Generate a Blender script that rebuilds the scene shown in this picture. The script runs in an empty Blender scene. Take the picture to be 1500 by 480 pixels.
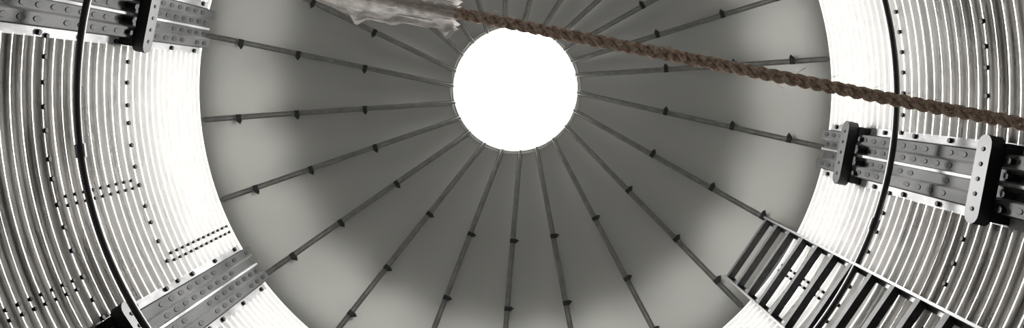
import bpy, math, random
from mathutils import Vector, Matrix, noise
random.seed(4)
pi=math.pi
F=1100.0; CU,CV=755.0,130.0
Z0=1.5; R=2.0; H=4.76
# roof profile: shallow towards the opening, bending down near the eave, easing at the edge; curve invented to reflect a bright band
def slope(r):
    s=.34 if r<1.84 else .22
    return math.radians(21+21*math.exp(-((r-1.84)/s)**2))
NT=440; tab=[0.0]
for i in range(NT):           # from r=2.2 inwards, step 0.005
    r=2.2-i*.005; tab.append(tab[-1]+.005*math.tan(slope(r-.0025)))
def _h(r):
    k=(2.2-max(0.0,min(2.2,r)))/.005; i=min(int(k),NT-1); return tab[i]+(tab[i+1]-tab[i])*(k-i)
H_R=_h(R)
def hh(r): return H+_h(r)-H_R          # height above camera
def cz(r): return Z0+hh(r)
def rho_at(rp):
    lo,hi=.2,2.1
    for _ in range(40):
        m=(lo+hi)/2
        if F*m/hh(m)<rp: lo=m
        else: hi=m
    return lo
RH=rho_at(90)
def P(u,v,z): return Vector(((u-CU)*z/F,(v-CV)*z/F,z+Z0))
# ---------------- materials ----------------
def nt(name):
    m=bpy.data.materials.new(name); m.use_nodes=True
    n=m.node_tree; b=n.nodes['Principled BSDF']; return m,n,b
def mat(name,col,metal=0,rough=.5,noise=0,scale=(8,8,8),col2=None,bump=0,rvar=0,lo=.35,hi=.65,spec=.5):
    m,n,b=nt(name)
    b.inputs['Metallic'].default_value=metal; b.inputs['Roughness'].default_value=rough
    b.inputs['Base Color'].default_value=(*col,1); b.inputs['Specular IOR Level'].default_value=spec
    tc=n.nodes.new('ShaderNodeTexCoord'); mp=n.nodes.new('ShaderNodeMapping'); mp.inputs['Scale'].default_value=scale
    nz=n.nodes.new('ShaderNodeTexNoise'); nz.inputs['Scale'].default_value=1; nz.inputs['Detail'].default_value=6
    n.links.new(tc.outputs['Object'],mp.inputs['Vector']); n.links.new(mp.outputs[0],nz.inputs['Vector'])
    if col2:
        cr=n.nodes.new('ShaderNodeValToRGB'); cr.name='ramp'; cr.color_ramp.elements[0].position=lo; cr.color_ramp.elements[1].position=hi
        cr.color_ramp.elements[0].color=(*col,1); cr.color_ramp.elements[1].color=(*col2,1)
        n.links.new(nz.outputs['Fac'],cr.inputs[0]); n.links.new(cr.outputs[0],b.inputs['Base Color'])
    if rvar:
        mr=n.nodes.new('ShaderNodeMapRange'); mr.inputs['To Min'].default_value=rough-rvar; mr.inputs['To Max'].default_value=rough+rvar
        n.links.new(nz.outputs['Fac'],mr.inputs['Value']); n.links.new(mr.outputs[0],b.inputs['Roughness'])
    if bump:
        bp=n.nodes.new('ShaderNodeBump'); bp.inputs['Strength'].default_value=bump; bp.inputs['Distance'].default_value=.01
        n.links.new(nz.outputs['Fac'],bp.inputs['Height']); n.links.new(bp.outputs[0],b.inputs['Normal'])
    return m
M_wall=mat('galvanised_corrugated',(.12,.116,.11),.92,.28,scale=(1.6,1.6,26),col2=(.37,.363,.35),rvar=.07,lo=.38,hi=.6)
# sheet turns paler and less metallic towards the eave, painting in brighter light there
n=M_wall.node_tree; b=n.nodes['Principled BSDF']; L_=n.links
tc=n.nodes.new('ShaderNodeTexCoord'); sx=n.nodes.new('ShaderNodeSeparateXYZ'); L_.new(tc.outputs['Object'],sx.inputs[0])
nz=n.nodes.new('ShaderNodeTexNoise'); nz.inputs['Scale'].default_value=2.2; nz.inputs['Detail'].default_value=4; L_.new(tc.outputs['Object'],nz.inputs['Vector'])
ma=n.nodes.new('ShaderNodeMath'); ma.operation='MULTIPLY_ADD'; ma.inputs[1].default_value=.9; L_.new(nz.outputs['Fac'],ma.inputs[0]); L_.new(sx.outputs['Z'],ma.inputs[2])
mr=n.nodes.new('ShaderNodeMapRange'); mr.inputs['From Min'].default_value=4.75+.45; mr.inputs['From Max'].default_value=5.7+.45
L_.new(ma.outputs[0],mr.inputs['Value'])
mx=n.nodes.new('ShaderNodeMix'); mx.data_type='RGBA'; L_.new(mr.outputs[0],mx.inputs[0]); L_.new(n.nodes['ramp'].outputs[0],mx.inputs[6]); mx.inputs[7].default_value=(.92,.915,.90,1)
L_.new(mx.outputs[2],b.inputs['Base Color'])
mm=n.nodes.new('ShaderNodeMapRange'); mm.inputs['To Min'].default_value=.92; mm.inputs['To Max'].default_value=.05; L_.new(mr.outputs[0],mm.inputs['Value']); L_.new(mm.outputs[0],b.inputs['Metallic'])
M_roof,n,b=nt('galvanised_roof')
b.inputs['Base Color'].default_value=(.315,.317,.302,1); b.inputs['Metallic'].default_value=.66; b.inputs['Roughness'].default_value=.34
M_rib=mat('rib_steel',(.075,.075,.07),.3,.5,scale=(20,20,20),col2=(.12,.12,.11))
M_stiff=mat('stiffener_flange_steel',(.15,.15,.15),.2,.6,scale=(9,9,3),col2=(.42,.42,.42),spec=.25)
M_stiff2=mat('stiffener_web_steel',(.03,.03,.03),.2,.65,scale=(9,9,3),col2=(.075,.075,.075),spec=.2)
M_bolt=mat('dark_bolt',(.008,.008,.008),0,.6,spec=.2)
M_black=mat('black_bracket',(.010,.010,.011),0,.5,spec=.3)
M_cable=mat('black_hose',(.012,.012,.012),0,.45)
M_ladder=mat('ladder_steel',(.03,.03,.03),.2,.6,scale=(30,30,30),col2=(.05,.05,.05),spec=.3)
M_lrail=mat('ladder_rail_steel',(.10,.10,.10),.5,.5)
M_rope=mat('rope_fibre',(.34,.23,.17),0,.85,scale=(90,90,90),col2=(.84,.67,.54),bump=.4)
M_conc=mat('concrete',(.22,.21,.2),0,.9,scale=(4,4,4),col2=(.3,.29,.27),bump=.2)
M_plas=bpy.data.materials.new('plastic_film'); M_plas.use_nodes=True; n=M_plas.node_tree; n.nodes.clear(); L_=n.links
out=n.nodes.new('ShaderNodeOutputMaterial'); tr=n.nodes.new('ShaderNodeBsdfTranslucent'); tr.inputs[0].default_value=(.8,.78,.76,1)
df=n.nodes.new('ShaderNodeBsdfPrincipled'); df.inputs['Base Color'].default_value=(.68,.67,.65,1); df.inputs['Roughness'].default_value=.15
tp=n.nodes.new('ShaderNodeBsdfTransparent'); m1=n.nodes.new('ShaderNodeMixShader'); m2=n.nodes.new('ShaderNodeMixShader')
m1.inputs[0].default_value=.25; L_.new(df.outputs[0],m1.inputs[1]); L_.new(tr.outputs[0],m1.inputs[2])
pn=n.nodes.new('ShaderNodeTexNoise'); pn.inputs['Scale'].default_value=18; pr_=n.nodes.new('ShaderNodeMapRange'); pr_.inputs['From Min'].default_value=.35; pr_.inputs['From Max'].default_value=.65
pr_.inputs['To Min'].default_value=.05; pr_.inputs['To Max'].default_value=.4; L_.new(pn.outputs['Fac'],pr_.inputs['Value']); L_.new(pr_.outputs[0],m2.inputs[0])
L_.new(m1.outputs[0],m2.inputs[1]); L_.new(tp.outputs[0],m2.inputs[2]); L_.new(m2.outputs[0],out.inputs[0])
# ---------------- mesh builder ----------------
class MB:
    def __init__(s,name,mats): s.n=name; s.m=mats; s.v=[]; s.f=[]; s.mi=[]; s.sm=[]
    def add(s,vs,fs,mi=0,sm=False):
        o=len(s.v); s.v+= [tuple(x) for x in vs]
        for k,f in enumerate(fs): s.f.append(tuple(i+o for i in f)); s.mi.append(mi[k] if isinstance(mi,list) else mi); s.sm.append(sm)
    def box(s,c,ax,ay,az,mi=0):
        vs=[c+ax*i+ay*j+az*k for i in(-1,1) for j in(-1,1) for k in(-1,1)]
        s.add(vs,[(0,1,3,2),(4,6,7,5),(0,4,5,1),(2,3,7,6),(0,2,6,4),(1,5,7,3)],mi)
    def prism(s,c,ax,ay,az,N=6,mi=0,sm=False):
        vs=[]
        for k in(0,1):
            for i in range(N):
                a=2*pi*i/N; vs.append(c+ax*math.cos(a)+ay*math.sin(a)+az*k)
        fs=[(i,(i+1)%N,N+(i+1)%N,N+i) for i in range(N)]
        s.add(vs,fs,mi,sm); s.add(vs,[tuple(range(N))[::-1],tuple(range(N,2*N))],mi)
    def obj(s,parent=None):
        me=bpy.data.meshes.new(s.n); me.from_pydata(s.v,[],s.f)
        for m in s.m: me.materials.append(m)
        me.polygons.foreach_set('material_index',s.mi); me.polygons.foreach_set('use_smooth',s.sm)
        me.update(); o=bpy.data.objects.new(s.n,me); bpy.context.collection.objects.link(o)
        if parent: o.parent=parent
        return o
def frame(deg):
    a=math.radians(deg); n=Vector((-math.cos(a),-math.sin(a),0)); t=Vector((-math.sin(a),math.cos(a),0))
    return n,t
UP=Vector((0,0,1))
# ---------------- floor ----------------
mb=MB('floor',[M_conc]); N=96
mb.prism(Vector((0,0,-.15)),Vector((2.25,0,0)),Vector((0,2.25,0)),Vector((0,0,.15)),N)
mb.obj()
# ---------------- corrugated wall ----------------
PITCH=.068; AMP=.0115
def wr(z): return R+AMP*math.cos(2*pi*z/PITCH)
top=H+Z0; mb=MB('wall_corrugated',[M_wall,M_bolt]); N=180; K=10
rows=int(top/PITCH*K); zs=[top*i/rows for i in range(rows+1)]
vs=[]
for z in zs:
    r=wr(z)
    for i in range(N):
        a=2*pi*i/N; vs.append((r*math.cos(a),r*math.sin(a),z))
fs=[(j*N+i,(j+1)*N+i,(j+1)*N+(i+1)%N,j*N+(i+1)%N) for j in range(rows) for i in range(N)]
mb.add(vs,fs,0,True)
def snap(z): return (round(z/PITCH-.5)+.5)*PITCH
def bolt(mb,deg,z,r,s=.011,mi=1,off=0):
    n,t=frame(deg); c=-n*r+t*off+UP*z
    mb.prism(c,t*s,UP*s,n*.012,6,mi)
seams=[.7,1.5,2.3,3.1,3.16+Z0-.0,3.87+Z0]
for z in seams:
    zz=snap(z)
    for i in range(120): bolt(mb,i*3+.7+random.uniform(-.3,.3),zz,R-AMP+.001)
lev=[0,.7,1.5,2.3,3.1]+[3.16+Z0,3.87+Z0,top]
for k in range(len(lev)-1):
    for s in range(6):
        d={6:154,5:166,4:156,3:172}.get(k,150)+s*60
        z=snap(lev[k]+.06)
        while z<lev[k+1]-.06:
            for o in(-.02,.02): bolt(mb,d,z,R-AMP+.001,.008,1,o)
            z+=PITCH
mb.obj()
# ---------------- roof ----------------
EO=R+.06
angs=[192,176.5,161.5,145.6,128.7,111.3,95,79.6,62.5,46,29.7,12.9,-3.3,-16.7,-29,-42,-57,-74,-90,-107,-123,-138,-154]
sa_=sorted(a%360 for a in angs); samples=[]
for i,a in enumerate(sa_):
    b_=sa_[(i+1)%len(sa_)]
    if b_<a: b_+=360
    for k in range(10): samples.append((math.radians(a+(b_-a)*k/10),math.sin(pi*k/10)))
mb=MB('ceiling',[M_roof]); N=len(samples); J=60; vs=[]
for j in range(J+1):
    r=RH+(EO-RH)*j/J
    for a,bl in samples:
        q=math.asin(min(1,.075/r))   # ribs run slightly off-centre
        bul=.022*bl*max(0,math.sin(pi*min(1,(r-RH)/(R-.02-RH))))
        vs.append((r*math.cos(a-q),r*math.sin(a-q),cz(r)+bul))
mb.add(vs,[(j*N+i,j*N+(i+1)%N,(j+1)*N+(i+1)%N,(j+1)*N+i) for j in range(J) for i in range(N)],0,True)
mb.obj()
# ribs
mb=MB('roof_rib',[M_rib,M_bolt])
for d in angs:
    n,t=frame(d); rad=-n; off=-t*.075
    def sp(r,h,tt):
        q=math.sqrt(r*r+ (.075)**2)
        return rad*r+off+t*tt+UP*(cz(q)-h)
    prof=[(-.018,.001),(-.013,.005),(-.008,.036),(.008,.036),(.013,.005),(.018,.001)]
    S=30; vs=[]; L=[RH-.01+(R-.005-RH)*i/S for i in range(S+1)]
    for r in L: vs+=[sp(r,h,tt) for tt,h in prof]
    m=len(prof); mb.add(vs,[(j*m+i,j*m+i+1,(j+1)*m+i+1,(j+1)*m+i) for j in range(S) for i in range(m-1)],0)
    e=len(L)-1; mb.add([vs[e*m+i] for i in range(m)],[tuple(range(m))])
    for rp in(405,320,221):
        r=rho_at(rp); s_=slope(r)
        a=sp(r,.03,0); along=(rad*math.cos(s_)-UP*math.sin(s_))
        dn=-(rad*math.sin(s_)+UP*math.cos(s_))
        mb.box(a+dn*.006,along*.014,t*.020,dn*.008,1)
        side=-1
        vs=[a+t*side*.02+along*.018,a+t*side*.02-along*.018,a+t*side*.044+dn*.02,a+t*side*.02+along*.018+dn*.014,a+t*side*.02-along*.018+dn*.014,a+t*side*.044+dn*.03]
        mb.add(vs,[(0,1,2),(3,5,4),(0,3,4,1),(1,4,5,2),(2,5,3,0)],1)
mb.obj()
# collar of the opening
CH=.2
mb=MB('roof_opening_collar',[M_roof]); N=96; vs=[]
pr=[(RH+.03,cz(RH)-.012),(RH,cz(RH)-.016),(RH,cz(RH)+CH),(RH+.03,cz(RH)+CH)]
for r,z in pr:
    for i in range(N): a=2*pi*i/N; vs.append((r*math.cos(a),r*math.sin(a),z))
mb.add(vs,[(j*N+i,j*N+(i+1)%N,((j+1)%4)*N+(i+1)%N,((j+1)%4)*N+i) for j in range(4) for i in range(N)],0,True)
mb.obj()
# ---------------- stiffeners ----------------
prof=[(-.165,.004),(-.125,.004),(-.115,.06),(-.065,.06),(-.055,.025),(-.012,.025),(-.006,.045),(.006,.045),(.012,.025),(.055,.025),(.065,.06),(.115,.06),(.125,.004),(.165,.004)]
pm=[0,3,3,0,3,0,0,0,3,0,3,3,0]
def stiff(deg,brs):
    mb=MB('wall_stiffener',[M_stiff,M_bolt,M_black,M_stiff2]); n,t=frame(deg); base=-n*(R-AMP-.002)
    zt=Z0+H-.08
    def q(tt,dd,z): return base+t*tt+n*dd+UP*z
    m=len(prof); vs=[q(a,b_,.02) for a,b_ in prof]+[q(a,b_,zt) for a,b_ in prof]
    vs+=[q(a,b_-.004,.02) for a,b_ in prof]+[q(a,b_-.004,zt) for a,b_ in prof]
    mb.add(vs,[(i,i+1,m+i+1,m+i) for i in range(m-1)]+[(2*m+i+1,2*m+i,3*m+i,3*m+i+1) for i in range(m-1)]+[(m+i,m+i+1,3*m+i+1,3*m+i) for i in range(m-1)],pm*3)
    z=3.1; k=0
    while z<zt-.05:
        for tt,dd in((-.09,.06),(.09,.06),(-.034,.025),(.034,.025)):
            zz=z+(.05 if abs(tt)<.05 else 0)
            if random.random()<.85:
                mb.prism(q(tt,dd,zz),t*.013,UP*.028,n*.003,8,1)
        if k%3==0:
            for tt in(-.146,.146): mb.prism(q(tt,.004,z),t*.012,UP*.012,n*.014,6,1)
        z+=.10; k+=1
    for zb in brs:
        w=.175; pts=[]
        for i in range(9): a=pi/2-pi*i/8; pts.append((w-.04+.045*math.cos(a),.045*math.sin(a)))
        for i in range(9): a=-pi/2-pi*i/8; pts.append((-w+.04+.045*math.cos(a),.045*math.sin(a)))
        c=len(pts); vs=[q(a,.064,zb+b_) for a,b_ in pts]+[q(a,.12,zb+b_) for a,b_ in pts]
        mb.add(vs,[(i,(i+1)%c,c+(i+1)%c,c+i) for i in range(c)]+[tuple(range(c))[::-1],tuple(range(c,2*c))],2)
        for tt in(-.12,-.06,0,.06,.12): mb.prism(q(tt,.12,zb),t*.009,UP*.009,n*.004,6,3)
        for tt in(-.135,.135):
            mb.box(q(tt,.035,zb),t*.022,n*.033,UP*.06,2)
        for tt in(-.09,-.03,.04,.1):
            mb.prism(q(tt,.03,zb-.1),t*.014,UP*.014,n*.05,6,1)
    return mb.obj()
def zr(rp,rho=1.88): return Z0+F*rho/rp
for d,b_ in((11,[zr(489),zr(695)]),(56,[]),(101,[]),(146,[zr(655)]),(191,[zr(545)]),(236,[]),(281,[]),(326,[])): stiff(d,b_)
# ---------------- ladder ----------------
mb=MB('ladder',[M_lrail,M_ladder]); n,t=frame(34.5); rl=1.80; W=.225
zt=Z0+4.80
for s in(-1,1):
    c=-n*rl+t*s*W
    mb.box(c+UP*((zt)/2),t*.006,n*.028,UP*(zt/2),0)
    mb.box(c+UP*((zt)/2)-n*.026-t*s*.012,t*.012,n*.003,UP*(zt/2),0)
    z=.6
    while z<zt:
        mb.box(-n*(rl+.085)+t*s*W+UP*z,t*.005,n*.08,UP*.02,1); z+=1.2
z=zt-.03
while z>.15:
    mb.box(-n*rl+UP*z,t*W,n*.022,UP*.008,1)
    mb.box(-n*(rl-.02)+UP*(z-.012),t*W,n*.003,UP*.014,1); z-=.2
mb.obj()
# ---------------- curves ----------------
def tube(name,pts,rad,mat_,parent=None,cyc=False,res=4):
    cu=bpy.data.curves.new(name,'CURVE'); cu.dimensions='3D'; cu.bevel_depth=rad; cu.bevel_resolution=res; cu.use_fill_caps=True
    s=cu.splines.new('POLY'); s.points.add(len(pts)-1)
    for p,q in zip(s.points,pts): p.co=(*q,1)
    s.use_cyclic_u=cyc; s.use_smooth=True
    cu.materials.append(mat_); o=bpy.data.objects.new(name,cu); bpy.context.collection.objects.link(o)
    if parent: o.parent=parent
    return o
emp=bpy.data.objects.new('hanging_hose',None); bpy.context.collection.objects.link(emp)
pts=[]; rho=1.80
for i in range(200):
    a=2*pi*i/200; rp=600-47*math.cos(a)+6*math.sin(3*a+1)
    pts.append(((rho)*math.cos(a),(rho)*math.sin(a),Z0+F*rho/rp))
tube('hose',pts,.015,M_cable,emp,True)
for deg in(172,20,300):
    i=int(deg/360*200); p=Vector(pts[i]); q=Vector(pts[(i+1)%200])
    tube('coupling',[p,q],.021,M_cable,emp)
# rope
emp=bpy.data.objects.new('rope',None); bpy.context.collection.objects.link(emp)
key=[(-60,-150,2.6),(300,-55,2.42),(500,-14,2.32),(650,15,2.25),(760,37,2.2),(850,55,2.17),(1000,84,2.13),(1100,104,2.1),(1200,124,2.08),(1320,148,2.05),(1500,182,2.0),(1800,245,1.95)]
K=[P(*k) for k in key]
def cr(p0,p1,p2,p3,t): return .5*((2*p1)+(p2-p0)*t+(2*p0-5*p1+4*p2-p3)*t*t+(3*p1-p0-3*p2+p3)*t**3)
cl=[]
for i in range(len(K)-1):
    a=K[max(i-1,0)];d=K[min(i+2,len(K)-1)]
    for k in range(40): cl.append(cr(a,K[i],K[i+1],d,k/40))
cl.append(K[-1])
acc=[0]
for i in range(1,len(cl)): acc.append(acc[-1]+(cl[i]-cl[i-1]).length)
def at(s):
    import bisect
    i=min(max(bisect.bisect(acc,s),1),len(acc)-1); u=(s-acc[i-1])/(acc[i]-acc[i-1]); return cl[i-1].lerp(cl[i],u)
L=acc[-1]; NS=1100
for st in range(3):
    pp=[]
    for i in range(NS+1):
        s=L*i/NS; c=at(s); d=(at(min(s+.01,L))-at(max(s-.01,0))).normalized()
        u=d.cross(UP).normalized(); w=d.cross(u); ph=2*pi*s/.105+st*2*pi/3
        pp.append(c+(u*math.cos(ph)+w*math.sin(ph))*.011)
    tube('strand_%d'%(st+1),pp,.0083,M_rope,emp,res=3)
for k in range(60):
    s=random.uniform(.9,L-.2); c=at(s); v=Vector([random.uniform(-1,1) for _ in range(3)]).normalized()
    tube('fibre_%d'%k,[c+v*.015,c+v*.028+Vector((.01,0,0)),c+v*.033+Vector((.03,random.uniform(-.01,.01),0))],.0007,M_rope,emp,res=0)
# ---------------- plastic bag on rope ----------------
mb=MB('plastic_wrap',[M_plas])
NU,NV=100,72; vs=[]
def s_at_u(u):
    best=min(range(len(cl)),key=lambda i:abs(CU+cl[i].x*F/(cl[i].z-Z0)-u)); return acc[best]
sa,sb=s_at_u(440),s_at_u(668)
for i in range(NU+1):
    f=i/NU; s=sa+(sb-sa)*f; c=at(s); d=(at(s+.01)-at(s-.01)).normalized(); u=d.cross(UP).normalized(); w=d.cross(u)
    if u.y<0: u=-u
    rad=.028+.034*min(1,f/.3)-.016*max(0,(f-.55)/.45)
    for j in range(NV):
        a=2*pi*j/NV; nn=.5*noise.noise(Vector((f*3.5,math.cos(a)*1.6,math.sin(a)*1.6)))+.7*noise.noise(Vector((f*3,math.cos(a)*6,math.sin(a)*6+7)))
        k=rad*(1+.5*nn)
        down=max(0,math.cos(a))
        k+=.03*down**6*(math.exp(-((f-.40)/.035)**2)+1.0*math.exp(-((f-.96)/.03)**2)+.4*math.exp(-((f-.62)/.05)**2))
        vs.append(c+u*math.cos(a)*k+w*math.sin(a)*k*.7+d*.04*nn)
mb.add(vs,[(i*NV+j,i*NV+(j+1)%NV,(i+1)*NV+(j+1)%NV,(i+1)*NV+j) for i in range(NU) for j in range(NV)],0,True)
mb.obj(emp)
# ---------------- world and portal ----------------
w=bpy.data.worlds.new('World'); bpy.context.scene.world=w; w.use_nodes=True
bg=w.node_tree.nodes['Background']; bg.inputs[0].default_value=(1,.992,.975,1); bg.inputs[1].default_value=155
ld=bpy.data.lights.new('sky_portal','AREA'); ld.shape='DISK'; ld.size=2*RH; ld.cycles.is_portal=True
lo=bpy.data.objects.new('sky_portal',ld); lo.location=(0,0,cz(RH)+CH-.01); bpy.context.collection.objects.link(lo)
# ---------------- camera ----------------
cd=bpy.data.cameras.new('camera'); cd.sensor_width=36; cd.lens=F/1500*36; cd.shift_x=-(CU-750)/1500; cd.shift_y=-110/1500; cd.clip_start=.01
co=bpy.data.objects.new('camera',cd); co.location=(0,0,Z0); co.rotation_euler=(pi,0,0); bpy.context.collection.objects.link(co)
sc=bpy.context.scene; sc.camera=co
sc.view_settings.view_transform='Standard'
